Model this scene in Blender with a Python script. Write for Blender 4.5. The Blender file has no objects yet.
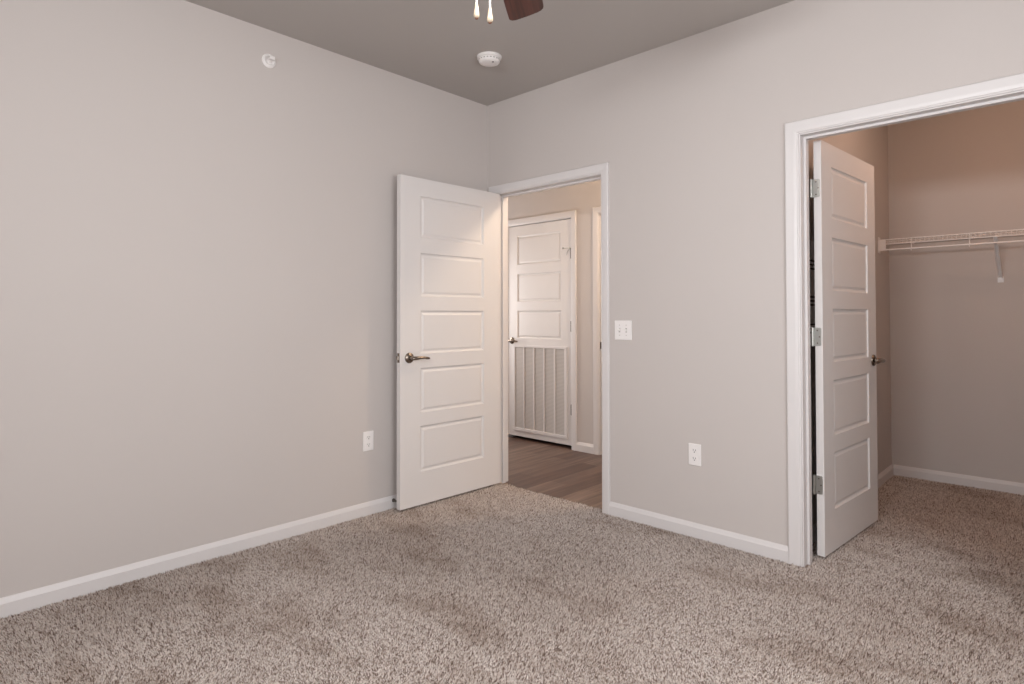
import bpy, bmesh, math, random
from mathutils import Vector, Matrix
random.seed(7)
SC = bpy.context.scene
COL = SC.collection

# ---------------------------------------------------------------- camera
YAW, PITCH, ROLL, FPX, SHY = -0.758527, 0.016534, -0.0016706, 603.473, -36.735
F = Vector((math.sin(YAW)*math.cos(PITCH), math.cos(YAW)*math.cos(PITCH), math.sin(PITCH)))
R = Vector((math.cos(YAW), -math.sin(YAW), 0)); U = R.cross(F)
R2 = R*math.cos(ROLL) + U*math.sin(ROLL); U2 = -R*math.sin(ROLL) + U*math.cos(ROLL)
cam = bpy.data.cameras.new('camera'); co = bpy.data.objects.new('camera', cam); COL.objects.link(co)
co.matrix_world = Matrix(((R2.x, U2.x, -F.x, 3.1183), (R2.y, U2.y, -F.y, -3.0327), (R2.z, U2.z, -F.z, 1.1871), (0, 0, 0, 1)))
cam.sensor_fit = 'HORIZONTAL'; cam.sensor_width = 36; cam.lens = FPX*36/1024; cam.shift_y = SHY/1024
cam.clip_start = 0.02; cam.clip_end = 60
SC.camera = co

# ---------------------------------------------------------------- world, daylight, exposure
w = bpy.data.worlds.new('world'); SC.world = w; w.use_nodes = True
bg = w.node_tree.nodes['Background']; bg.inputs[0].default_value = (0.80, 0.87, 1.0, 1); bg.inputs[1].default_value = 1.0

def area(name, loc, direction, sx, sy, power, color):
    l = bpy.data.lights.new(name, 'AREA'); l.shape = 'RECTANGLE'; l.size = sx; l.size_y = sy
    l.energy = power; l.color = color
    o = bpy.data.objects.new(name, l); COL.objects.link(o); o.location = loc
    o.rotation_euler = Vector(direction).to_track_quat('-Z', 'Y').to_euler()
    return o
# daylight entering through the two windows behind and beside the camera
# (the strong upper strip is an added light in place of a raised flash)
area('added_flash_strip', (2.60, -4.16, 1.90), (0, 1, 0.0), 1.4, 0.34, 70, (0.965, 0.985, 1.0))
area('daylight_back_window_low', (2.75, -4.16, 1.25), (0, 1, 0.0), 1.7, 0.90, 9, (0.97, 0.985, 1.0))
area('daylight_right_window', (4.01, -2.00, 1.42), (-1, 0, 0.0), 1.5, 1.30, 47, (0.965, 0.985, 1.0))
area('added_hall_fill', (-2.06, .68, 1.30), (1, 0, 0.0), .66, 1.00, 29, (1.0, 0.975, 0.95))  # added fill to brighten the hall, set in a made-up end window
SC.view_settings.view_transform = 'Standard'; SC.view_settings.look = 'None'
SC.view_settings.gamma = 1.0; SC.view_settings.use_curve_mapping = False
SC.view_settings.exposure = 0.0

# ---------------------------------------------------------------- materials
def lin(r, g, b):
    f = lambda c: ((c/255+0.055)/1.055)**2.4 if c > 10 else c/255/12.92
    return (f(r), f(g), f(b), 1)
def mat(name, col, rough=0.5, metal=0.0, spec=0.5):
    m = bpy.data.materials.new(name); m.use_nodes = True
    b = m.node_tree.nodes['Principled BSDF']
    b.inputs['Base Color'].default_value = col; b.inputs['Roughness'].default_value = rough
    b.inputs['Metallic'].default_value = metal; b.inputs['Specular IOR Level'].default_value = spec
    return m
def N(m, t, **kw):
    n = m.node_tree.nodes.new(t)
    for k, v in kw.items(): setattr(n, k, v)
    return n
def L(m, a, b): m.node_tree.links.new(a, b)
def coords(m, scale=(1, 1, 1)):
    tc = N(m, 'ShaderNodeTexCoord'); mp = N(m, 'ShaderNodeMapping'); mp.inputs['Scale'].default_value = scale
    L(m, tc.outputs['Object'], mp.inputs['Vector']); return mp.outputs[0]
def noise(m, vec, scale, detail=2, rough=0.5):
    n = N(m, 'ShaderNodeTexNoise'); n.inputs['Scale'].default_value = scale
    n.inputs['Detail'].default_value = detail; n.inputs['Roughness'].default_value = rough
    L(m, vec, n.inputs['Vector']); return n.outputs['Fac']
def ramp(m, fac, stops):
    r = N(m, 'ShaderNodeValToRGB'); cr = r.color_ramp
    while len(cr.elements) < len(stops): cr.elements.new(0.5)
    for e, (p, c) in zip(cr.elements, stops): e.position = p; e.color = c
    L(m, fac, r.inputs['Fac']); return r.outputs['Color']
def mix(m, fac, a, b, mode='MIX'):
    n = N(m, 'ShaderNodeMix', data_type='RGBA', blend_type=mode)
    if isinstance(fac, float): n.inputs[0].default_value = fac
    else: L(m, fac, n.inputs[0])
    for s, i in ((a, 6), (b, 7)):
        if isinstance(s, tuple): n.inputs[i].default_value = s
        else: L(m, s, n.inputs[i])
    return n.outputs[2]
def bump(m, h, strength, dist):
    b = N(m, 'ShaderNodeBump'); b.inputs['Strength'].default_value = strength; b.inputs['Distance'].default_value = dist
    L(m, h, b.inputs['Height']); L(m, b.outputs[0], m.node_tree.nodes['Principled BSDF'].inputs['Normal'])
def base(m, c): L(m, c, m.node_tree.nodes['Principled BSDF'].inputs['Base Color'])

M = {}
m = M['wall'] = mat('greige_wall_paint', lin(198, 190, 187), 0.75, spec=0.25)
v = coords(m); bump(m, noise(m, v, 260, 3), 0.12, 0.002)
base(m, mix(m, noise(m, v, 1.3, 2), lin(197, 189, 185), lin(200, 192, 188)))
m = M['ceiling'] = mat('ceiling_paint', lin(184, 178, 174), 0.9, spec=0.1)
v = coords(m); bump(m, noise(m, v, 180, 3), 0.2, 0.002)
m = M['white'] = mat('white_semigloss_trim', lin(216, 211, 210), 0.38)
v = coords(m); bump(m, noise(m, v, 30, 2), 0.02, 0.002)
m = M['door'] = mat('white_door_paint', lin(219, 214, 212), 0.42)
v = coords(m, (220, 220, 6)); bump(m, noise(m, v, 1, 3), 0.05, 0.0015)
M['plastic'] = mat('white_plastic', lin(236, 231, 229), 0.35)
M['slot'] = mat('dark_slot', lin(60, 52, 50), 0.6)
M['nickel'] = mat('satin_nickel', lin(140, 129, 119), 0.25, 1.0)
M['zinc'] = mat('brushed_steel_hinge', lin(190, 190, 186), 0.36, 1.0)
M['steeldark'] = mat('dark_steel', lin(120, 112, 106), 0.35, 1.0)
M['wire'] = mat('white_vinyl_wire', lin(242, 238, 236), 0.45)
M['rubber'] = mat('dark_rubber', lin(45, 42, 42), 0.7)
M['filter'] = mat('grey_filter_mesh', lin(190, 184, 180), 0.85)
m = M['filter']; v = coords(m); wv = N(m, 'ShaderNodeTexWave', wave_type='BANDS', bands_direction='Z')
wv.inputs['Scale'].default_value = 26; L(m, v, wv.inputs['Vector'])
base(m, ramp(m, wv.outputs['Fac'], [(0.2, lin(172, 166, 162)), (0.7, lin(196, 190, 186))]))
# carpet: flecked frieze pile, several yarn colours
m = M['carpet'] = mat('flecked_frieze_carpet', lin(160, 146, 138), 1.0, spec=0.05)
v = coords(m)
n1 = noise(m, v, 120, 3, 0.65); n2 = noise(m, v, 260, 2, 0.6); n3 = noise(m, v, 1.7, 3, 0.55)
c1 = ramp(m, n1, [(0.36, lin(96, 78, 70)), (0.47, lin(152, 134, 125)), (0.56, lin(186, 170, 161)), (0.68, lin(214, 201, 193))])
c2 = ramp(m, n2, [(0.38, lin(110, 92, 84)), (0.52, lin(176, 160, 151)), (0.64, lin(210, 197, 189))])
c3 = mix(m, 0.45, c1, c2)
pile = ramp(m, n3, [(0.36, (0.76, 0.73, 0.71, 1)), (0.52, (1, 1, 1, 1))])
base(m, mix(m, 1.0, c3, pile, 'MULTIPLY'))
ad = N(m, 'ShaderNodeMath', operation='ADD'); L(m, n1, ad.inputs[0]); L(m, n2, ad.inputs[1])
bump(m, ad.outputs[0], 0.9, 0.012)
# hall floor: brown plank vinyl, planks run along y
m = M['plank'] = mat('brown_plank_floor', lin(120, 100, 90), 0.42)
tc = N(m, 'ShaderNodeTexCoord'); mp = N(m, 'ShaderNodeMapping'); mp.inputs['Rotation'].default_value = (0, 0, math.pi/2)
L(m, tc.outputs['Object'], mp.inputs['Vector'])
br = N(m, 'ShaderNodeTexBrick'); br.inputs['Scale'].default_value = 1.0
br.inputs['Brick Width'].default_value = 0.92; br.inputs['Row Height'].default_value = 0.152
br.inputs['Mortar Size'].default_value = 0.0012; br.offset = 0.37
br.inputs['Color1'].default_value = lin(88, 63, 53); br.inputs['Color2'].default_value = lin(128, 108, 97)
br.inputs['Mortar'].default_value = lin(70, 54, 48); L(m, mp.outputs[0], br.inputs['Vector'])
g = noise(m, coords(m, (26, 1.6, 1)), 1, 5, 0.6)
base(m, mix(m, 1.0, br.outputs['Color'], ramp(m, g, [(0.32, (0.50, 0.46, 0.44, 1)), (0.66, (1.12, 1.10, 1.08, 1))]), 'MULTIPLY'))
# fan blade: dark reddish wood
m = M['blade'] = mat('dark_cherry_wood', lin(84, 44, 36), 0.4)
g = noise(m, coords(m, (1.5, 60, 10)), 1, 4, 0.6)
base(m, ramp(m, g, [(0.3, lin(50, 23, 18)), (0.7, lin(100, 54, 43))]))
M['bronze'] = mat('oil_rubbed_bronze', lin(62, 44, 36), 0.4, 0.9)
M['fob'] = mat('pale_wood_fob', lin(178, 160, 138), 0.4)
M['fobcap'] = mat('brown_fob_cap', lin(120, 78, 56), 0.4)
M['frost'] = mat('frosted_glass', lin(240, 234, 224), 0.35)
m = M['glass'] = bpy.data.materials.new('window_glass'); m.use_nodes = True
nt = m.node_tree; nt.nodes.remove(nt.nodes['Principled BSDF'])
tr = N(m, 'ShaderNodeBsdfTransparent'); gl = N(m, 'ShaderNodeBsdfGlossy'); gl.inputs['Roughness'].default_value = 0.02
fr = N(m, 'ShaderNodeFresnel'); fr.inputs['IOR'].default_value = 1.45; ms = N(m, 'ShaderNodeMixShader')
L(m, fr.outputs[0], ms.inputs[0]); L(m, tr.outputs[0], ms.inputs[1]); L(m, gl.outputs[0], ms.inputs[2])
L(m, ms.outputs[0], nt.nodes['Material Output'].inputs['Surface'])
def emit(name, col, s):
    m = bpy.data.materials.new(name); m.use_nodes = True
    b = m.node_tree.nodes['Principled BSDF']; b.inputs['Base Color'].default_value = col
    b.inputs['Emission Color'].default_value = col; b.inputs['Emission Strength'].default_value = s
    return m

# ---------------------------------------------------------------- mesh helpers
def box(bm, a, b):
    x0, x1 = sorted((a[0], b[0])); y0, y1 = sorted((a[1], b[1])); z0, z1 = sorted((a[2], b[2]))
    v = [bm.verts.new(p) for p in ((x0,y0,z0),(x1,y0,z0),(x1,y1,z0),(x0,y1,z0),(x0,y0,z1),(x1,y0,z1),(x1,y1,z1),(x0,y1,z1))]
    for f in ((3,2,1,0),(4,5,6,7),(0,1,5,4),(1,2,6,5),(2,3,7,6),(3,0,4,7)): bm.faces.new([v[i] for i in f])
    return v
def prism(bm, prof, origin, U_, V_, W_, length):
    """closed 2D profile (u,v) swept along W_"""
    o = Vector(origin); U_, V_, W_ = Vector(U_), Vector(V_), Vector(W_)
    a = [bm.verts.new(o+U_*p[0]+V_*p[1]) for p in prof]; b = [bm.verts.new(o+U_*p[0]+V_*p[1]+W_*length) for p in prof]
    n = len(prof); bm.faces.new(a); bm.faces.new(b[::-1])
    for i in range(n): bm.faces.new((a[i], b[i], b[(i+1) % n], a[(i+1) % n]))
def tube(bm, pts, r, seg=8, cap=True):
    pts = [Vector(p) for p in pts]; n = len(pts)
    rr = r if isinstance(r, (list, tuple)) else [r]*n
    rings = []; up = None
    for i, p in enumerate(pts):
        t = (pts[min(i+1, n-1)] - pts[max(i-1, 0)]).normalized()
        if up is None: up = t.orthogonal().normalized()
        else: up = (up - t*up.dot(t)).normalized()
        s = t.cross(up)
        rings.append([bm.verts.new(p + (up*math.cos(2*math.pi*k/seg) + s*math.sin(2*math.pi*k/seg))*rr[i]) for k in range(seg)])
    for a, b in zip(rings, rings[1:]):
        for k in range(seg): bm.faces.new((a[k], a[(k+1) % seg], b[(k+1) % seg], b[k]))
    if cap: bm.faces.new(rings[0][::-1]); bm.faces.new(rings[-1])
def lathe(bm, prof, origin=(0, 0, 0), axis=(0, 0, 1), seg=32):
    """profile (radius, height) revolved about axis through origin"""
    o = Vector(origin); ax = Vector(axis).normalized(); a = ax.orthogonal().normalized(); b = ax.cross(a)
    rings = []
    for r, h in prof:
        if r < 1e-6: rings.append([bm.verts.new(o+ax*h)])
        else: rings.append([bm.verts.new(o+ax*h+(a*math.cos(2*math.pi*k/seg)+b*math.sin(2*math.pi*k/seg))*r) for k in range(seg)])
    for p, q in zip(rings, rings[1:]):
        for k in range(seg):
            k2 = (k+1) % seg
            if len(p) == 1 and len(q) == 1: continue
            if len(p) == 1: bm.faces.new((p[0], q[k2], q[k]))
            elif len(q) == 1: bm.faces.new((p[k], p[k2], q[0]))
            else: bm.faces.new((p[k], p[k2], q[k2], q[k]))
def obj(name, bm, m, parent=None, smooth=False, bevel=0, loc=(0, 0, 0), rotz=0):
    bmesh.ops.recalc_face_normals(bm, faces=bm.faces[:])
    me = bpy.data.meshes.new(name); bm.to_mesh(me); bm.free()
    me.materials.append(m)
    if smooth:
        for p in me.polygons: p.use_smooth = True
    o = bpy.data.objects.new(name, me); COL.objects.link(o); o.location = loc; o.rotation_euler = (0, 0, rotz)
    if parent: o.parent = parent
    if bevel:
        b = o.modifiers.new('bevel', 'BEVEL'); b.width = bevel; b.segments = 2; b.limit_method = 'ANGLE'; b.angle_limit = math.radians(40)
    if smooth:
        try: me.set_sharp_from_angle(angle=math.radians(45))
        except Exception: pass
    return o
def empty(name, loc, rotz=0):
    o = bpy.data.objects.new(name, None); COL.objects.link(o); o.location = loc; o.rotation_euler = (0, 0, rotz); o.empty_display_size = 0.05
    return o
def tag(o, label, cat, group=None, kind=None):
    o['label'] = label; o['category'] = cat
    if group: o['group'] = group
    if kind: o['kind'] = kind
    return o
def struct(o, label, cat): return tag(o, label, cat, kind='structure')
def boxes(name, lst, m, bevel=0, parent=None):
    bm = bmesh.new()
    for a, b in lst: box(bm, a, b)
    return obj(name, bm, m, parent, bevel=bevel)
def copy_tree(o, parent=None):
    c = o.copy(); COL.objects.link(c); c.parent = parent
    for ch in [x for x in bpy.data.objects if x.parent == o and x != c]: copy_tree(ch, c)
    return c

# ---------------------------------------------------------------- room shell
H = 2.703; XR = 3.95; YB = -4.1; T = 0.12        # ceiling, right wall, back wall, wall thickness
HY = 1.25                                          # hall far wall
CX, CY = 2.066, 2.181                              # closet left wall, closet back wall
D1 = (0.089, 0.991); D2 = (2.1445, 3.005); DH = 2.046   # clear openings and head height
HD = (-1.004, -0.211); HD2 = (0.098, 0.86)         # hall doors

# near wall with the two doorways
w_ = boxes('wall_front', [((-2.0, 0, -.05), (D1[0]-.018, T, H)), ((D1[0]-.018, 0, DH+.018), (D1[1]+.018, T, H)),
     ((D1[1]+.018, 0, -.05), (D2[0]-.018, T, H)), ((D2[0]-.018, 0, DH+.018), (D2[1]+.018, T, H)), ((D2[1]+.018, 0, -.05), (XR+.12, T, H))], M['wall'])
struct(w_, 'greige wall with the hall doorway and the closet doorway', 'wall')
struct(boxes('wall_left', [((-.12, YB-.12, -.05), (0, 0, H))], M['wall']), 'long plain greige wall left of the corner', 'wall')
def holed(name, axis, c0, c1, a0, a1, h0, h1, z0, z1):
    L_ = []
    def bx(p0, p1, q0, q1):
        L_.append(((p0, c0, q0), (p1, c1, q1)) if axis == 'y' else ((c0, p0, q0), (c1, p1, q1)))
    bx(a0, h0, -.05, H); bx(h1, a1, -.05, H); bx(h0, h1, -.05, z0); bx(h0, h1, z1, H)
    return boxes(name, L_, M['wall'])
struct(holed('wall_back', 'y', YB-.12, YB, 0, XR+.12, 1.85, 3.65, .76, 2.08), 'greige bedroom wall with a wide window', 'wall')
struct(holed('wall_right', 'x', XR, XR+.12, YB, 0, -2.8, -1.2, .76, 2.08), 'greige bedroom wall with a side window', 'wall')
struct(boxes('wall_hall_far', [((-2.0, HY, -.05), (HD[0]-.018, HY+.12, H)), ((HD[0]-.018, HY, DH+.02), (HD[1]+.018, HY+.12, H)),
     ((HD[1]+.018, HY, -.05), (HD2[0]-.018, HY+.12, H)), ((HD2[0]-.018, HY, DH+.02), (HD2[1]+.018, HY+.12, H)), ((HD2[1]+.018, HY, -.05), (1.946, HY+.12, H))], M['wall']),
     'hall wall seen through the open bedroom doorway', 'wall')
struct(holed('wall_hall_left', 'x', -2.12, -2.0, 0, HY+.12, .30, 1.06, .76, 1.84), 'short end wall of the hall', 'wall')
struct(boxes('wall_closet_left', [((CX-.12, T, -.05), (CX, CY, H))], M['wall']), 'closet side wall behind the closet door', 'wall')
struct(boxes('wall_closet_back', [((CX-.12, CY, -.05), (XR+.12, CY+.12, H))], M['wall']), 'closet back wall behind the wire shelf', 'wall')
struct(boxes('wall_closet_right', [((XR, T, -.05), (XR+.12, CY, H))], M['wall']), 'right side wall of the closet', 'wall')
struct(boxes('ceiling', [((-2.12, YB-.12, H), (XR+.12, CY+.12, H+.1))], M['ceiling']), 'flat grey painted ceiling', 'ceiling')

struct(boxes('wall_hall_closet', [((-1.3, HY+.8, -.05), (-.15, HY+.9, H)), ((-1.3, HY+.12, -.05), (-1.2, HY+.8, H)), ((-.15, HY+.12, -.05), (-.05, HY+1.7, H)), ((1.0, HY+.12, -.05), (1.1, HY+1.7, H)), ((-.05, HY+1.6, -.05), (1.0, HY+1.7, H)), ((-1.3, HY+.12, -.06), (-.15, HY+.9, -.05))], M['wall']),
     'walls of the small rooms behind the hall doors', 'wall')

# carpet slab of bedroom + closet with a slightly wavy edge at the hall doorway
bm = bmesh.new()
pts = [(0.0, YB), (XR, YB), (XR, 0.0), (D2[1], 0.0), (D2[1], T), (XR, T), (XR, CY), (CX, CY), (CX, T), (D2[0], T), (D2[0], 0), (D1[1], 0)]
K = 26
for i in range(K+1):
    x = D1[1] + (D1[0]-D1[1])*i/K
    y = 0.036 + 0.006*math.sin(x*9+.6) + 0.0022*math.sin(x*41) + random.uniform(-.0012, .0012)
    pts.append((x, y))
pts += [(D1[0], 0), (0, 0)]
a = [bm.verts.new((x, y, 0)) for x, y in pts]; b = [bm.verts.new((x, y, -.05)) for x, y in pts]
bm.faces.new(a); bm.faces.new(b[::-1])
for i in range(len(pts)): bm.faces.new((a[i], b[i], b[(i+1) % len(pts)], a[(i+1) % len(pts)]))
bmesh.ops.triangulate(bm, faces=[f for f in bm.faces if len(f.verts) > 4])
struct(obj('floor', bm, M['carpet'], loc=(0, 0, -.004)), 'brown and beige flecked carpet over bedroom and closet', 'floor')
struct(boxes('floor_hall', [((-2.0, 0.02, -.05), (1.946, HY+.12, -.010)), ((-.05, HY+.12, -.05), (1.1, HY+1.7, -.010))], M['plank']), 'brown wood plank floor of the hall', 'floor')

# the pile itself: short leaning yarn tufts, each with its own yarn colour
import numpy as np
def pile(rects, dens, clip):
    rg = np.random.default_rng(3)
    P = []
    for x0, y0, x1, y1 in rects:
        n = int((x1-x0)*(y1-y0)*dens); P.append(np.stack([rg.uniform(x0, x1, n), rg.uniform(y0, y1, n)], 1))
    P = np.concatenate(P); P = P[clip(P)]; n = len(P)
    # slow swirls of lean direction, as left by feet and the vacuum cleaner
    fld = np.sin(P[:, 0]*2.1+P[:, 1]*1.3+1.0)+np.sin(P[:, 0]*-1.1+P[:, 1]*3.4)+.6*np.sin(P[:, 0]*5.3+P[:, 1]*2.2+2)
    th = fld*1.1+rg.normal(0, .9, n); ln = rg.uniform(.003, .009, n)
    h = rg.uniform(.006, .0125, n); r = rg.uniform(.0020, .0035, n); a0 = rg.uniform(0, 6.28, n)
    V = np.zeros((n, 4, 3))
    for k in range(3):
        a = a0+k*2.0944
        V[:, k, 0] = P[:, 0]+r*np.cos(a); V[:, k, 1] = P[:, 1]+r*np.sin(a); V[:, k, 2] = -.005
    V[:, 3, 0] = P[:, 0]+ln*np.cos(th); V[:, 3, 1] = P[:, 1]+ln*np.sin(th); V[:, 3, 2] = h-.004
    b = np.arange(n)*4
    Fc = np.stack([b, b+1, b+3, b+1, b+2, b+3, b+2, b, b+3], 1).reshape(-1)
    me = bpy.data.meshes.new('carpet_pile'); me.vertices.add(4*n); me.vertices.foreach_set('co', V.reshape(-1))
    me.loops.add(9*n); me.loops.foreach_set('vertex_index', Fc.astype(np.int32))
    me.polygons.add(3*n); me.polygons.foreach_set('loop_start', np.arange(3*n, dtype=np.int32)*3)
    me.polygons.foreach_set('loop_total', np.full(3*n, 3, dtype=np.int32))
    me.update(calc_edges=True)
    yarn = np.array([lin(224, 213, 206), lin(210, 196, 187), lin(180, 163, 153), lin(122, 102, 92)])[:, :3]
    pick = rg.choice(4, n, p=[.34, .32, .19, .15]); c = yarn[pick]*rg.uniform(.88, 1.1, (n, 1))
    C = np.ones((n, 4, 4)); C[:, :, :3] = c[:, None, :]
    at = me.color_attributes.new('yarn', 'FLOAT_COLOR', 'POINT'); at.data.foreach_set('color', C.reshape(-1).astype(np.float32))
    o = bpy.data.objects.new('carpet_pile', me); COL.objects.link(o); me.materials.append(M['yarn']); return o
m = M['yarn'] = mat('flecked_yarn', lin(180, 165, 156), 1.0, spec=0.0)
at_ = N(m, 'ShaderNodeAttribute', attribute_name='yarn')
n3 = noise(m, coords(m, (1.0, 1.9, 1)), 1.7, 3, 0.65)
base(m, mix(m, 1.0, at_.outputs['Color'], ramp(m, n3, [(0.35, (0.78, 0.74, 0.71, 1)), (0.49, (1, 1, 1, 1))]), 'MULTIPLY'))
def clip(P):
    x, y = P[:, 0], P[:, 1]
    room = (x > .016) & (y < -.018)
    door = (x > D1[0]+.014) & (x < D1[1]-.014) & (y < 0.030+0.006*np.sin(x*9+.6)+0.004*np.sin(x*41))
    clos = (x > D2[0]+.014) & (x < D2[1]-.014) & (y < T+.01)
    inner = (y > T+.005) & (x > CX+.016) & (y < CY-.016)
    return room | door | clos | inner
cp = pile([(0, -3.0, XR, .05), (CX, .05, XR, CY)], 44000, clip)
tag(cp, 'flecked brown and beige pile of the bedroom and closet carpet', 'carpet', kind='stuff')

# baseboards (profile: 75 mm tall with eased sloping top)
BP = [(0, -.02), (.014, -.02), (.014, .053), (.012, .057), (.005, .073), (.003, .0755), (0, .0755)]
def baseboard(name, runs, label):
    bm = bmesh.new()
    for (ox, oy, z), nrm, d, ln in runs: prism(bm, BP, (ox, oy, z), (nrm[0], nrm[1], 0), (0, 0, 1), (d[0], d[1], 0), ln)
    return struct(obj(name, bm, M['white']), label, 'baseboard')
baseboard('baseboard_left', [((0, YB, -.0006), (1, 0), (0, 1), -YB)], 'white baseboard along the long left wall')
baseboard('baseboard_front', [((D1[1]+.060, 0, -.0006), (0, -1), (1, 0), D2[0]-.0675-D1[1]-.060)], 'white baseboard between the two doorways')
baseboard('baseboard_front_right', [((D2[1]+.0705, 0, -.0006), (0, -1), (1, 0), XR-D2[1]-.0705)], 'white baseboard right of the closet doorway')
baseboard('baseboard_closet_left', [((CX, T, -.0006), (1, 0), (0, 1), CY-T)], 'white baseboard on the closet side wall')
baseboard('baseboard_closet_back', [((CX+.013, CY, -.0006), (0, -1), (1, 0), XR-CX-.013)], 'white baseboard on the closet back wall')
baseboard('baseboard_closet_front', [((D2[1]+.066, T, -.0006), (0, 1), (1, 0), XR-D2[1]-.066)], 'white baseboard inside the closet beside its doorway')
baseboard('baseboard_hall', [((HD[1]+.0625, HY, -.006), (0, -1), (1, 0), HD2[0]-.0625*2-HD[1]), ((-2.0, HY, -.006), (0, -1), (1, 0), HD[0]-.0625+2.0),
    ((HD2[1]+.0625, HY, -.006), (0, -1), (1, 0), 1.946-HD2[1]-.0625)], 'white baseboard of the hall between the door casings')
baseboard('baseboard_back', [((0.013, YB, -.0006), (0, 1), (1, 0), XR-.013)], 'white baseboard under the wide window')
baseboard('baseboard_right', [((XR, YB+.013, -.0006), (-1, 0), (0, 1), -YB-.026)], 'white baseboard under the side window')

# door frames: jambs, stops and casings on both sides
def frame(name, x0, x1, yroom, yfar, head, cw, stop, label, both=True, zb=-.01):
    """opening x0..x1, wall faces yroom (towards camera) .. yfar ; stop = (y0,y1)"""
    bm = bmesh.new(); j = .018
    for (xa, xb) in ((x0-j, x0), (x1, x1+j)): box(bm, (xa, yroom, zb), (xb, yfar, head+j))
    box(bm, (x0, yroom, head), (x1, yfar, head+j))
    s = .012
    box(bm, (x0, stop[0], zb), (x0+s, stop[1], head)); box(bm, (x1-s, stop[0], zb), (x1, stop[1], head)); box(bm, (x0+s, stop[0], head-s), (x1-s, stop[1], head))
    o = obj(name, bm, M['white'], bevel=.0015)
    struct(o, label, 'door frame')
    rv = .0055
    sides = [(yroom, -1)] + ([(yfar, 1)] if both else [])
    for y, sg in sides:
        # casing profile across its width: eased outer edge, shallow bead at the inner edge
        prof = [(0, 0), (0, .0075), (.003, .0095), (.006, .0095), (.009, .0125), (.022, .0145), (cw-.004, .0155), (cw, .013), (cw, 0)]
        xi0, xi1, zi = x0-rv, x1+rv, head+rv
        bm = bmesh.new()
        def leg(xi, d):
            A = [bm.verts.new((xi+d*p, y+sg*q, zb)) for p, q in prof]; B = [bm.verts.new((xi+d*p, y+sg*q, zi+p)) for p, q in prof]
            n = len(prof); bm.faces.new(A); bm.faces.new(B[::-1])
            for i in range(n): bm.faces.new((A[i], B[i], B[(i+1) % n], A[(i+1) % n]))
        leg(xi0, -1); leg(xi1, 1)
        A = [bm.verts.new((xi0-p, y+sg*q, zi+p)) for p, q in prof]; B = [bm.verts.new((xi1+p, y+sg*q, zi+p)) for p, q in prof]
        n = len(prof); bm.faces.new(A); bm.faces.new(B[::-1])
        for i in range(n): bm.faces.new((A[i], B[i], B[(i+1) % n], A[(i+1) % n]))
        obj('casing', bm, M['white'], o)
    return o
frame('trim_1', D1[0], D1[1], 0, T, DH, .0545, (.056, .088), 'white casing and jamb around the open hall doorway')
frame('trim_2', D2[0], D2[1], 0, T, DH, .062, (.042, .078), 'white casing and jamb around the open closet doorway', both=False)
frame('trim_3', HD[0], HD[1], HY, HY+.12, DH+.012, .057, (HY+.045, HY+.07), 'white casing around the closed vented hall door', both=False, zb=-.012)
frame('trim_4', HD2[0], HD2[1], HY, HY+.12, DH+.012, .057, (HY+.045, HY+.07), 'white casing of the next hall door, a sliver beside the jamb', both=False, zb=-.012)

# ---------------------------------------------------------------- doors
TH = .035
def door_leaf(name, loc, rotz, s, W, stile, panels, Hd=2.03):
    """u = local x along the width, visible face at y=0, body goes to y=-s*TH"""
    bm = bmesh.new()
    xs = [0, stile[0], W-stile[1], W]
    zs = [0]
    for z1, z0 in reversed(panels): zs += [z0, z1]
    zs.append(Hd)
    for side in (0, 1):
        y0 = 0 if side == 0 else -s*TH; dn = -s if side == 0 else s       # dn = direction into the body
        for i in range(3):
            for k in range(len(zs)-1):
                xa, xb, za, zb = xs[i], xs[i+1], zs[k], zs[k+1]
                if i == 1 and k % 2 == 1:
                    prev = None
                    for ins, dep in ((0, 0), (.003, .006), (.010, .0095), (.016, .0095), (.028, .0045)):
                        ring = [bm.verts.new((x, y0+dn*dep, z)) for x, z in ((xa+ins, za+ins), (xb-ins, za+ins), (xb-ins, zb-ins), (xa+ins, zb-ins))]
                        if prev:
                            for q in range(4): bm.faces.new((prev[q], prev[(q+1) % 4], ring[(q+1) % 4], ring[q]))
                        prev = ring
                    bm.faces.new(prev)
                else:
                    bm.faces.new([bm.verts.new((x, y0, z)) for x, z in ((xa, za), (xb, za), (xb, zb), (xa, zb))])
    for i in range(3):
        for z in (0, Hd): bm.faces.new([bm.verts.new(p) for p in ((xs[i], 0, z), (xs[i+1], 0, z), (xs[i+1], -s*TH, z), (xs[i], -s*TH, z))])
    for k in range(len(zs)-1):
        for x in (0, W): bm.faces.new([bm.verts.new(p) for p in ((x, 0, zs[k]), (x, 0, zs[k+1]), (x, -s*TH, zs[k+1]), (x, -s*TH, zs[k]))])
    bmesh.ops.remove_doubles(bm, verts=bm.verts[:], dist=1e-5)
    return obj(name, bm, M['door'], loc=loc, rotz=rotz)
PAN = [(1.918, 1.657), (1.562, 1.293), (1.203, .935), (.846, .569), (.486, .202)]
def handle(door, s, u, z, side=1):
    """lever set on the visible face (side=1) or the back (side=-1); lever points to the hinge"""
    y0 = 0 if side == 1 else -s*TH; n = s*side
    bm = bmesh.new()
    lathe(bm, [(0.0, 0), (.0325, 0), (.0325, .004), (.030, .008), (.020, .011), (.0135, .013), (.012, .030), (.0115, .045), (0, .045)], (u, y0, z), (0, n, 0), 28)
    o = obj('door_handle', bm, M['nickel'], door, smooth=True)
    bm = bmesh.new()
    p = [(u+.012, y0+n*.048, z), (u, y0+n*.050, z), (u-.02, y0+n*.053, z), (u-.045, y0+n*.056, z+.002), (u-.075, y0+n*.056, z+.001), (u-.100, y0+n*.053, z-.003), (u-.116, y0+n*.050, z-.006)]
    tube(bm, p, [.008, .0125, .0115, .0095, .0085, .0085, .006], 14)
    obj('lever', bm, M['nickel'], o, smooth=True)
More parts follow.
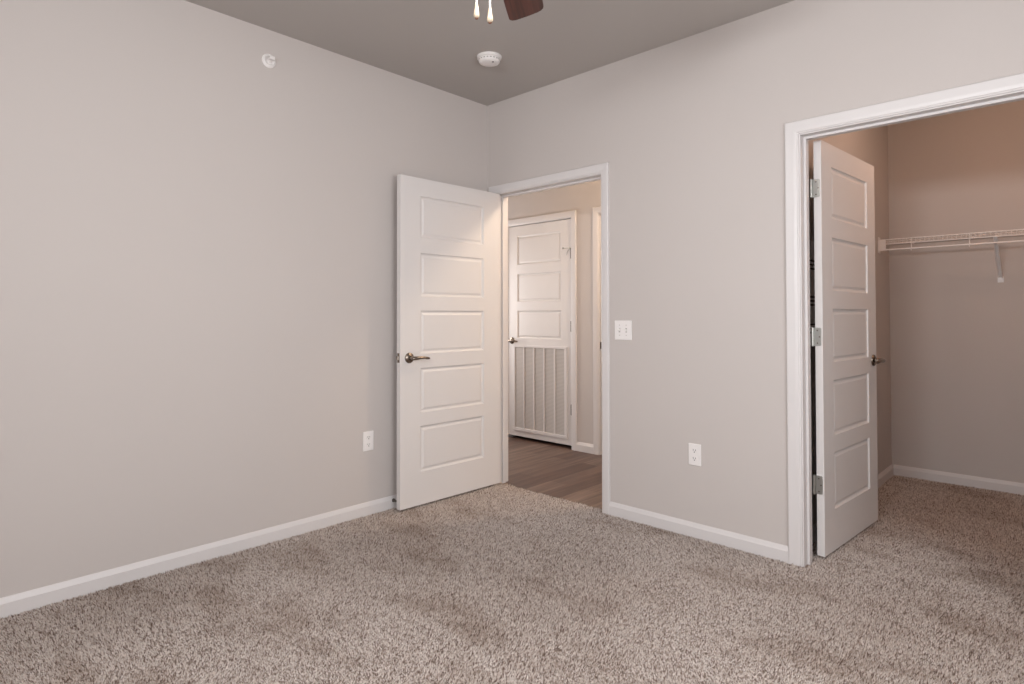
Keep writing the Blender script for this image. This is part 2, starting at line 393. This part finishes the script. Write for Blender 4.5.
def hinge(door, s, z, mode):
    bm = bmesh.new(); h = .089
    if mode == 'open': px, py = -.010, -s*.044
    else: px, py = -.002, s*.007
    tube(bm, [(px, py, z-h/2-.004), (px, py, z-h/2), (px, py, z-h/2+.001)], [.003, .006, .0062], 10)
    for i in range(3):
        za = z-h/2+i*h/3; tube(bm, [(px, py, za+.0006), (px, py, za+h/3-.0006)], .0062, 12)
    tube(bm, [(px, py, z+h/2), (px, py, z+h/2+.004)], [.006, .003], 10)
    o = obj('hinge', bm, M['zinc'] if mode == 'open' else M['steeldark'], door, smooth=True)
    if mode == 'open':
        bm = bmesh.new(); r = .008      # plate screwed to the hinge edge of the leaf
        ya, yb = -.043, -.006; pr = [(ya, -h/2), (yb-r, -h/2)]
        pr += [(yb-r+r*math.sin(t), -h/2+r-r*math.cos(t)) for t in [math.pi/8*k for k in range(1, 5)]]
        pr += [(yb-r+r*math.cos(t), h/2-r+r*math.sin(t)) for t in [math.pi/8*k for k in range(0, 5)]] + [(ya, h/2)]
        A = [bm.verts.new((-.0032, s*p, z+q)) for p, q in pr]; B = [bm.verts.new((0.0004, s*p, z+q)) for p, q in pr]
        bm.faces.new(A); bm.faces.new(B[::-1])
        for i in range(len(pr)): bm.faces.new((A[i], B[i], B[(i+1) % len(pr)], A[(i+1) % len(pr)]))
        pl = obj('hinge_plate', bm, M['zinc'], o)
        bm = bmesh.new()
        for yy, zz in ((-.024, .031), (-.014, 0), (-.024, -.031)):
            lathe(bm, [(0, .0012), (.0028, .0008), (.0036, 0)], (-.0032, s*yy, z+zz), (-1, 0, 0), 12)
        obj('screw', bm, M['steeldark'], o)
        # fixed leaf on the jamb
        bm = bmesh.new(); box(bm, (px-.0075, py-s*.0, z-h/2), (px+.002, py-s*.003, z+h/2)); obj('jamb_leaf', bm, M['zinc'], o)
def latch(door, s, W, z):
    bm = bmesh.new(); box(bm, (W-.0005, -s*.006, z-.029), (W+.0015, -s*.029, z+.029)); o = obj('latch_plate', bm, M['nickel'], door, bevel=.001)
    bm = bmesh.new(); prism(bm, [(0, -.008), (.010, -.008), (.010, -.002), (0, .008)], (W+.001, -s*.0175, z-.011), (1, 0, 0), (0, s, 0), (0, 0, 1), .022)
    obj('latch_bolt', bm, M['nickel'], o)

# bedroom door, open against the left wall
d = door_leaf('door_1', (.132, -.006, .014), math.atan2(-1, -.0166), 1, .843, (.156, .151), PAN)
struct(d, 'white five-panel bedroom door swung open against the left wall', 'door')
handle(d, 1, .777, .913); handle(d, 1, .777, .913, -1); latch(d, 1, .843, .915)
for z in (1.79, 1.065, .345): hinge(d, 1, z, 'open')
# closet door, open into the closet
d = door_leaf('door_2', (2.194, .142, .014), math.atan2(1, .069), -1, .79, (.132, .132), PAN)
struct(d, 'white five-panel closet door swung open into the closet', 'door')
handle(d, -1, .734, .914); handle(d, -1, .734, .914, -1); latch(d, -1, .79, .915)
for z in (1.795, 1.065, .343): hinge(d, -1, z, 'open')
# vented utility door across the hall
d = door_leaf('door_3', (HD[1]-.003, HY+.006, .022), math.pi, 1, HD[1]-HD[0]-.006, (.118, .127), [(1.932, 1.655), (1.564, 1.297), (1.209, .944), (.70, .68), (.50, .48)])
struct(d, 'closed white hall door with a large return-air grille', 'door')
handle(d, 1, HD[1]-HD[0]-.006-.056, .918); latch(d, 1, HD[1]-HD[0]-.006, .918)
for z in (1.72, 1.065, .32): hinge(d, 1, z, 'closed')
# grille on the lower half, in the door's own frame (u runs to the left)
U0, U1 = .046, .708; ZB, ZT = .052, .878
bm = bmesh.new(); fw = .030
for a_, b_ in (((U0, ZB), (U1, ZB+fw)), ((U0, ZT-fw*.7), (U1, ZT)), ((U0, ZB+fw), (U0+fw, ZT-fw*.7)), ((U1-fw*.8, ZB+fw), (U1, ZT-fw*.7))):
    box(bm, (a_[0], 0, a_[1]), (b_[0], .012, b_[1]))
g_ = obj('return_air_grille', bm, M['white'], d, bevel=.003)
bm = bmesh.new(); box(bm, (U0+fw, .0, ZB+fw), (U1-fw*.8, .004, ZT-fw*.7)); obj('filter_panel', bm, M['filter'], g_)
for xw in (-.783, -.657, -.531, -.404):
    uu = (HD[1]-.003)-xw
    bm = bmesh.new(); box(bm, (uu-.007, .004, ZB+fw), (uu+.007, .011, ZT-fw*.7)); obj('grille_bar', bm, M['white'], g_)
# hinge-pin stop on its top hinge
bm = bmesh.new()
tube(bm, [(-.002, .012, 1.768), (.012, .03, 1.768), (.052, .045, 1.766)], [.004, .003, .003], 8)
tube(bm, [(.0, .014, 1.766), (.028, .020, 1.735), (.045, .012, 1.705)], .0028, 8)
lathe(bm, [(0, 0), (.008, 0), (.008, .008), (0, .010)], (.052, .045, 1.766), (.9, .3, 0), 12)
obj('hinge_pin_stop', bm, M['zinc'], d, smooth=True)
# next hall doorway: its door stands open into the small room, only jamb and strike plate in sight
d = door_leaf('door_4', (HD2[1]-.004, HY+.135, .022), math.pi/2, 1, HD2[1]-HD2[0]-.006, (.125, .125), PAN)
struct(d, 'white door of the next hall doorway, standing open into the small room', 'door')
handle(d, 1, HD2[1]-HD2[0]-.066, .918); handle(d, 1, HD2[1]-HD2[0]-.066, .918, -1)
for z in (1.72, 1.065, .32): hinge(d, 1, z, 'open')
bm = bmesh.new(); box(bm, (HD2[0]-.0005, HY+.075, .895), (HD2[0]+.0016, HY+.105, .955)); box(bm, (HD2[0]-.0005, HY+.004, .897), (HD2[0]+.0016, HY+.03, .955))
obj('strike_plate', bm, M['nickel'], bpy.data.objects['trim_4'], bevel=.0005)

# ---------------------------------------------------------------- windows behind / beside the camera
def window(name, axis, c, sg, a0, a1, z0, z1, label):
    """c = inner wall face, sg = direction out of the room"""
    P = (lambda a, n, z: (a, c+sg*n, z)) if axis == 'y' else (lambda a, n, z: (c+sg*n, a, z))
    bm = bmesh.new(); f = .045
    for A, B in (((a0, z0), (a1, z0+f)), ((a0, z1-f), (a1, z1)), ((a0, z0+f), (a0+f, z1-f)), ((a1-f, z0+f), (a1, z1-f))):
        box(bm, P(A[0], .03, A[1]), P(B[0], .10, B[1]))
    o = struct(obj(name, bm, M['white'], bevel=.003), label, 'window')
    am = (a0+a1)/2; zm = (z0+z1)/2
    bm = bmesh.new(); box(bm, P(am-.02, .035, z0+f), P(am+.02, .085, z1-f)); obj('mullion', bm, M['white'], o, bevel=.002)
    bm = bmesh.new()
    box(bm, P(a0+f, .04, zm-.02), P(am-.02, .08, zm+.02)); box(bm, P(am+.02, .04, zm-.02), P(a1-f, .08, zm+.02)); obj('meeting_rail', bm, M['white'], o, bevel=.002)
    bm = bmesh.new(); box(bm, P(a0+f, .105, z0+f), P(a1-f, .109, z1-f)); obj('pane', bm, M['glass'], o)
    bm = bmesh.new(); box(bm, P(a0-.04, -.03, z0-.02), P(a1+.04, .03, z0)); obj('window_sill', bm, M['white'], o, bevel=.004)
window('window_1', 'y', YB, -1, 1.85, 3.65, .76, 2.08, 'wide double window in the wall behind the viewer')
window('window_2', 'x', XR, 1, -2.8, -1.2, .76, 2.08, 'double window in the side wall')
window('added_window_3', 'x', -2.0, -1, .30, 1.06, .76, 1.84, 'small unseen window added at the hall end for fill light')  # unseen window, added only to carry the hall fill light

# ---------------------------------------------------------------- wall plates
def outlet(loc, rotz):
    o = empty('wall_outlet', loc, rotz)          # local: x along wall, -y out of the wall
    bm = bmesh.new(); box(bm, (-.036, -.0055, -.058), (.036, 0, .058)); obj('cover_plate', bm, M['plastic'], o, bevel=.003)
    for dz in (.0215, -.0215):
        bm = bmesh.new()
        pr = [(.0165*math.cos(t)*1.0, max(-.0135, min(.0135, .0175*math.sin(t)))) for t in [2*math.pi*k/24 for k in range(24)]]
        A = [bm.verts.new((p, -.0048, q+dz)) for p, q in pr]; B = [bm.verts.new((p, -.0078, q+dz)) for p, q in pr]
        bm.faces.new(A[::-1]); bm.faces.new(B)
        for i in range(24): bm.faces.new((A[i], A[(i+1) % 24], B[(i+1) % 24], B[i]))
        f = obj('receptacle', bm, M['plastic'], o)
        bm = bmesh.new()
        box(bm, (-.0078, -.0082, dz-.001), (-.0052, -.0074, dz+.008)); box(bm, (.0052, -.0082, dz-.001), (.0078, -.0074, dz+.007))
        lathe(bm, [(0, .0006), (.0030, .0006), (.0030, 0)], (0, -.0077, dz-.0075), (0, -1, 0), 12)
        obj('slots', bm, M['slot'], f)
    bm = bmesh.new(); lathe(bm, [(0, .001), (.003, .0006), (.0033, 0)], (0, -.0055, 0), (0, -1, 0), 12); obj('screw', bm, M['plastic'], o)
    return o
o = outlet((1.595, 0, .439), 0); tag(o, 'white duplex wall outlet low on the wall between the two doorways', 'outlet', 'duplex wall outlets')
o = outlet((0, -.996, .437), math.pi/2); tag(o, 'white duplex wall outlet on the long left wall beside the open bedroom door', 'outlet', 'duplex wall outlets')
o = empty('light_switch', (1.148, 0, 1.098))
bm = bmesh.new(); box(bm, (-.0585, -.006, -.0575), (.0585, 0, .0575)); obj('cover_plate', bm, M['plastic'], o, bevel=.003)
for dx in (-.023, .023):
    bm = bmesh.new(); box(bm, (dx-.0055, -.0066, -.0125), (dx+.0055, -.0058, .0125)); obj('toggle_slot', bm, M['filter'], o)
    up = 1 if dx < 0 else -1
    bm = bmesh.new(); prism(bm, [(0, -.006), (0, .006), (.013, .006*.6+up*.006), (.013, -.006*.6+up*.006)], (dx-.004, -.0058, 0), (0, -1, 0), (0, 0, 1), (1, 0, 0), .008)
    obj('toggle', bm, M['plastic'], o, bevel=.001)
for dx in (-.023, .023):
    for dz in (-.03, .03):
        bm = bmesh.new(); lathe(bm, [(0, .001), (.0028, .0006), (.0032, 0)], (dx, -.006, dz), (0, -1, 0), 12); obj('screw', bm, M['filter'], o)
tag(o, 'white double toggle light switch beside the hall doorway casing', 'light switch')

# ---------------------------------------------------------------- sidewall sprinkler
o = empty('fire_sprinkler', (0, -1.613, 2.536))
bm = bmesh.new(); lathe(bm, [(.0, .001), (.017, .001), (.020, .008), (.026, .011), (.036, .006), (.037, 0)], (0, 0, 0), (1, 0, 0), 36); obj('escutcheon', bm, M['plastic'], o, smooth=True)
bm = bmesh.new()
lathe(bm, [(0, .0), (.009, .001), (.009, .012), (.006, .016), (0, .016)], (0, 0, 0), (1, 0, 0), 16)
for sy in (-1, 1): tube(bm, [(.016, sy*.009, 0), (.028, sy*.012, 0), (.042, sy*.003, 0)], .0025, 8)
tube(bm, [(.018, 0, 0), (.040, 0, 0)], .0025, 8)
obj('nozzle', bm, M['plastic'], o, smooth=True)
bm = bmesh.new(); box(bm, (.0415, -.014, -.003), (.044, .014, .012)); box(bm, (.026, -.014, .011), (.044, .014, .0135)); obj('deflector', bm, M['plastic'], o, bevel=.001)
tag(o, 'small white sidewall fire sprinkler high on the left wall', 'sprinkler')

# ---------------------------------------------------------------- smoke detector
o = empty('smoke_detector', (.607, -.573, H))
bm = bmesh.new(); lathe(bm, [(0, 0), (.072, 0), (.073, -.004), (.071, -.013), (.064, -.016), (0, -.016)], seg=48); obj('mounting_base', bm, M['plastic'], o, smooth=True)
bm = bmesh.new(); lathe(bm, [(.060, -.014), (.062, -.020), (.062, -.030), (.058, -.037), (.045, -.042), (.020, -.044), (0, -.044)], seg=48); obj('sensor_cover', bm, M['plastic'], o, smooth=True)
bm = bmesh.new(); lathe(bm, [(0, 0), (.006, 0), (.006, -.002), (0, -.0025)], (.036, -.006, -.0425), seg=16); obj('test_button', bm, M['slot'], o)
bm = bmesh.new()
for k in range(20):
    t = 2*math.pi*k/20; c_, s_ = math.cos(t), math.sin(t)
    bmesh.ops.create_cube(bm, size=1, matrix=Matrix.Translation((c_*.062, s_*.062, -.025)) @ Matrix.Rotation(t, 4, 'Z') @ Matrix.Diagonal((.0015, .010, .006, 1)))
obj('vent_slots', bm, M['filter'], o)
tag(o, 'round white smoke detector on the ceiling near the corner', 'smoke detector')

# ---------------------------------------------------------------- baseboard door stop
o = empty('door_stop', (.013, -.822, .048))
bm = bmesh.new(); lathe(bm, [(0, 0), (.012, 0), (.011, .004), (.006, .006), (0, .006)], (0, 0, 0), (1, 0, 0), 16); obj('mounting_flange', bm, M['steeldark'], o, smooth=True)
bm = bmesh.new()
tube(bm, [(.004+.052*i/120, .0052*math.cos(i*.6), .0052*math.sin(i*.6)) for i in range(121)], .0012, 6); obj('spring', bm, M['steeldark'], o, smooth=True)
bm = bmesh.new(); lathe(bm, [(0, 0), (.0085, 0), (.0085, .012), (.006, .015), (0, .015)], (.054, 0, 0), (1, 0, 0), 16); obj('rubber_tip', bm, M['rubber'], o, smooth=True)
tag(o, 'spring door stop with dark tip on the left baseboard behind the open door', 'door stop')

# ---------------------------------------------------------------- wire closet shelf with hang rod
SX0, SX1 = CX+.004, XR-.004; SY = 1.876; ZT_, ZL, ZR_ = 1.716, 1.684, 1.644
o = empty('wire_closet_shelf', (CX, CY, ZT_))
O = Vector((CX, CY, ZT_))
def rel(p): return Vector(p)-O
bm = bmesh.new()
x = SX0+.012
while x < SX1-.005:
    tube(bm, [rel((x, CY-.006, ZT_)), rel((x, SY+.006, ZT_)), rel((x, SY+.001, ZT_-.003)), rel((x, SY, ZL))], .0014, 5)
    x += .0254
for y in (CY-.007, CY-.10, CY-.20): tube(bm, [rel((SX0, y, ZT_-.0035)), rel((SX1, y, ZT_-.0035))], .0026, 8)
obj('wire_deck', bm, M['wire'], o, smooth=True)
bm = bmesh.new()
for z in (ZT_, ZL): tube(bm, [rel((SX0, SY-.003, z)), rel((SX1, SY-.003, z))], .0032, 8)
obj('front_lip', bm, M['wire'], o, smooth=True)
bm = bmesh.new(); tube(bm, [rel((SX0, SY-.008, ZR_)), rel((SX1, SY-.008, ZR_))], .0055, 12); obj('hang_rod', bm, M['wire'], o, smooth=True)
for x in (2.261, 2.582, 2.903, 3.224, 3.545, 3.86):
    bm = bmesh.new()
    tube(bm, [rel((x, SY-.002, ZT_)), rel((x, SY-.002, ZL)), rel((x, SY, ZR_+.008)), rel((x, SY+.001, ZR_-.004)), rel((x, SY-.008, ZR_-.014)), rel((x, SY-.020, ZR_-.013)), rel((x, SY-.024, ZR_-.004))], .0027, 8)
    obj('rod_hook', bm, M['wire'], o, smooth=True)
for xa, sgn in ((CX, 1), (XR, -1)):
    bm = bmesh.new()
    box(bm, rel((xa, SY-.032, ZR_-.022)), rel((xa+sgn*.004, SY+.022, ZT_+.020)))
    box(bm, rel((xa+sgn*.004, SY-.020, ZR_-.006)), rel((xa+sgn*.046, SY-.012, ZT_+.002)))
    box(bm, rel((xa+sgn*.004, SY-.012, ZR_-.006)), rel((xa+sgn*.046, SY+.012, ZR_-.001)))
    obj('end_bracket', bm, M['plastic'], o, bevel=.001)
for bx in (2.714, 3.50):
    bm = bmesh.new()
    a_, b_ = Vector((bx, SY-.004, ZL-.002)), Vector((bx, CY-.010, 1.432)); dr = (b_-a_).normalized(); ln = (b_-a_).length
    nn = dr.cross(Vector((1, 0, 0))).normalized()
    prism(bm, [(-.011, .006), (-.011, .004), (-.002, -.004), (.002, -.004), (.011, .004), (.011, .006), (.0015, -.002), (-.0015, -.002)], rel(a_), (1, 0, 0), nn, dr, ln)
    f = obj('diagonal_brace', bm, M['wire'], o)
    bm = bmesh.new()
    box(bm, rel((bx-.016, CY-.004, 1.402)), rel((bx+.016, CY, 1.442))); box(bm, rel((bx-.012, CY-.014, 1.418)), rel((bx+.012, CY-.004, 1.436)))
    lathe(bm, [(0, .003), (.004, .002), (.0045, 0)], rel((bx, CY-.004, 1.411)), (0, -1, 0), 12)
    obj('wall_foot', bm, M['plastic'], f, bevel=.001)
for x in (2.22, 2.55, 2.88, 3.21, 3.54):
    bm = bmesh.new(); box(bm, rel((x-.006, CY-.011, ZT_-.012)), rel((x+.006, CY, ZT_+.006))); obj('wall_clip', bm, M['plastic'], o, bevel=.001)
tag(o, 'white wire closet shelf with hang rod across the closet back wall', 'shelf')

# ---------------------------------------------------------------- louvred wiring cabinet glimpsed past the closet door hinges
o = empty('wiring_cabinet', (CX, .36, 1.05))
bm = bmesh.new(); box(bm, (0, -.18, 0), (.008, .18, .53)); obj('cabinet_frame', bm, M['white'], o, bevel=.002)
bm = bmesh.new(); box(bm, (.008, -.165, .015), (.012, .165, .515)); dr_ = obj('cabinet_door', bm, M['white'], o, bevel=.0015)
for zc in (1.451, 1.26, 1.115):
    for dz in (-.021, 0, .021):
        bm = bmesh.new(); box(bm, (.0118, -.12, zc-1.05+dz-.0045), (.0128, .12, zc-1.05+dz+.0045)); obj('vent_slot', bm, M['slot'], dr_)
tag(o, 'shallow white wall cabinet with vent slots behind the closet door', 'cabinet')

# ---------------------------------------------------------------- ceiling fan
FX, FY = 1.85, -1.735
o = empty('ceiling_fan', (FX, FY, H))
bm = bmesh.new(); lathe(bm, [(0, 0), (.072, 0), (.072, -.012), (.062, -.035), (.040, -.055), (.016, -.062), (0, -.062)], seg=36); obj('canopy', bm, M['bronze'], o, smooth=True)
bm = bmesh.new(); tube(bm, [(0, 0, -.05), (0, 0, -.16)], .0135, 16); obj('downrod', bm, M['bronze'], o, smooth=True)
bm = bmesh.new(); lathe(bm, [(0, -.145), (.040, -.147), (.080, -.165), (.112, -.195), (.118, -.240), (.105, -.275), (.070, -.290), (0, -.292)], seg=44); obj('motor_housing', bm, M['bronze'], o, smooth=True)
for k in range(5):
    t = math.radians(124.9+72*k)
    bm = bmesh.new()
    bmesh.ops.create_cube(bm, size=1, matrix=Matrix.Translation((.155, 0, -.291)) @ Matrix.Diagonal((.13, .034, .006, 1)))
    bmesh.ops.create_cube(bm, size=1, matrix=Matrix.Translation((.225, 0, -.297)) @ Matrix.Diagonal((.05, .085, .005, 1)))
    ir = obj('blade_iron', bm, M['bronze'], o, bevel=.002, rotz=t)
    bm = bmesh.new()
    pr = []
    for q in range(13):
        u_ = .20+(.583-.20)*q/12; pr.append((u_, -(.056+.016*math.sin(min(1, q/10)*math.pi/2))))
    for q in range(9):
        a2 = -math.pi/2+math.pi*q/8; pr.append((.583+.030*math.cos(a2), .072*math.copysign(abs(math.sin(a2))**.45, math.sin(a2))))
    for q in range(12, -1, -1):
        u_ = .20+(.583-.20)*q/12; pr.append((u_, .056+.016*math.sin(min(1, q/10)*math.pi/2)))
    tl = math.radians(-16)
    A = [bm.verts.new((p, q_*math.cos(tl), -.301+q_*math.sin(tl))) for p, q_ in pr]; B = [bm.verts.new((p, q_*math.cos(tl), -.308+q_*math.sin(tl))) for p, q_ in pr]
    bm.faces.new(A); bm.faces.new(B[::-1])
    for i in range(len(pr)): bm.faces.new((A[i], B[i], B[(i+1) % len(pr)], A[(i+1) % len(pr)]))
    bl = obj('blade', bm, M['blade'], o, rotz=t)
bm = bmesh.new(); lathe(bm, [(0, -.29), (.062, -.292), (.066, -.335), (.075, -.36), (.135, -.372), (.138, -.380), (0, -.380)], seg=44); obj('light_fitter', bm, M['bronze'], o, smooth=True)
bm = bmesh.new(); lathe(bm, [(.132, -.380), (.135, -.40), (.120, -.440), (.085, -.470), (.040, -.486), (0, -.490)], seg=44); obj('glass_bowl', bm, emit('lit_frosted_bowl', (1.0, .96, .92, 1), 27), o, smooth=True)
for (cx_, cy_, zb_) in ((1.768, -1.765, 2.104), (1.797, -1.735, 2.091)):
    x_, y_ = cx_-FX, cy_-FY; d_ = Vector((x_, y_)).normalized()*.078
    bm = bmesh.new(); z0 = zb_-H
    tube(bm, [(x_, y_, -.352), (x_, y_, z0+.047)], .0024, 8); tube(bm, [(d_.x*.8, d_.y*.8, -.352), (x_, y_, -.352)], .0022, 8)
    ch = obj('pull_chain', bm, M['plastic'], o, smooth=True)
    bm = bmesh.new(); lathe(bm, [(0, .048), (.0035, .047), (.0048, .042), (.0062, .030), (.0088, .014), (.0095, .008), (.0085, .003), (.006, .001)], (x_, y_, z0), seg=20); obj('fob', bm, M['fob'], ch, smooth=True)
    bm = bmesh.new(); lathe(bm, [(.0058, .0018), (.0045, -.002), (0, -.003)], (x_, y_, z0), seg=16); obj('fob_tip', bm, M['fobcap'], ch, smooth=True)
tag(o, 'ceiling fan with dark reddish wood blades and two pale pull-chain fobs', 'ceiling fan')

# ---------------------------------------------------------------- lamps of the hall and the closet
def dome(loc, power, color, label, est):
    o = empty('flush_ceiling_light', loc)
    bm = bmesh.new(); lathe(bm, [(0, 0), (.15, 0), (.152, -.012), (.145, -.022), (0, -.022)], seg=40); obj('base_ring', bm, M['bronze'], o, smooth=True)
    bm = bmesh.new(); lathe(bm, [(.140, -.022), (.132, -.05), (.10, -.078), (.05, -.094), (0, -.098)], seg=40); obj('glass_dome', bm, emit('lit_dome_'+est, color+(1,), 1.5), o, smooth=True)
    tag(o, label, 'ceiling light')
    l = bpy.data.lights.new('dome_lamp', 'POINT'); l.energy = power; l.color = color; l.shadow_soft_size = .09
    lo = bpy.data.objects.new('dome_lamp', l); COL.objects.link(lo); lo.location = (loc[0], loc[1], loc[2]-.20)
dome((1.35, .68, H), 50.0, (1.0, .80, .58), 'warm flush dome light on the hall ceiling near the closet side', 'hall')
dome((2.95, .95, H), 14, (1.0, .67, .48), 'warm flush dome light on the closet ceiling', 'closet')
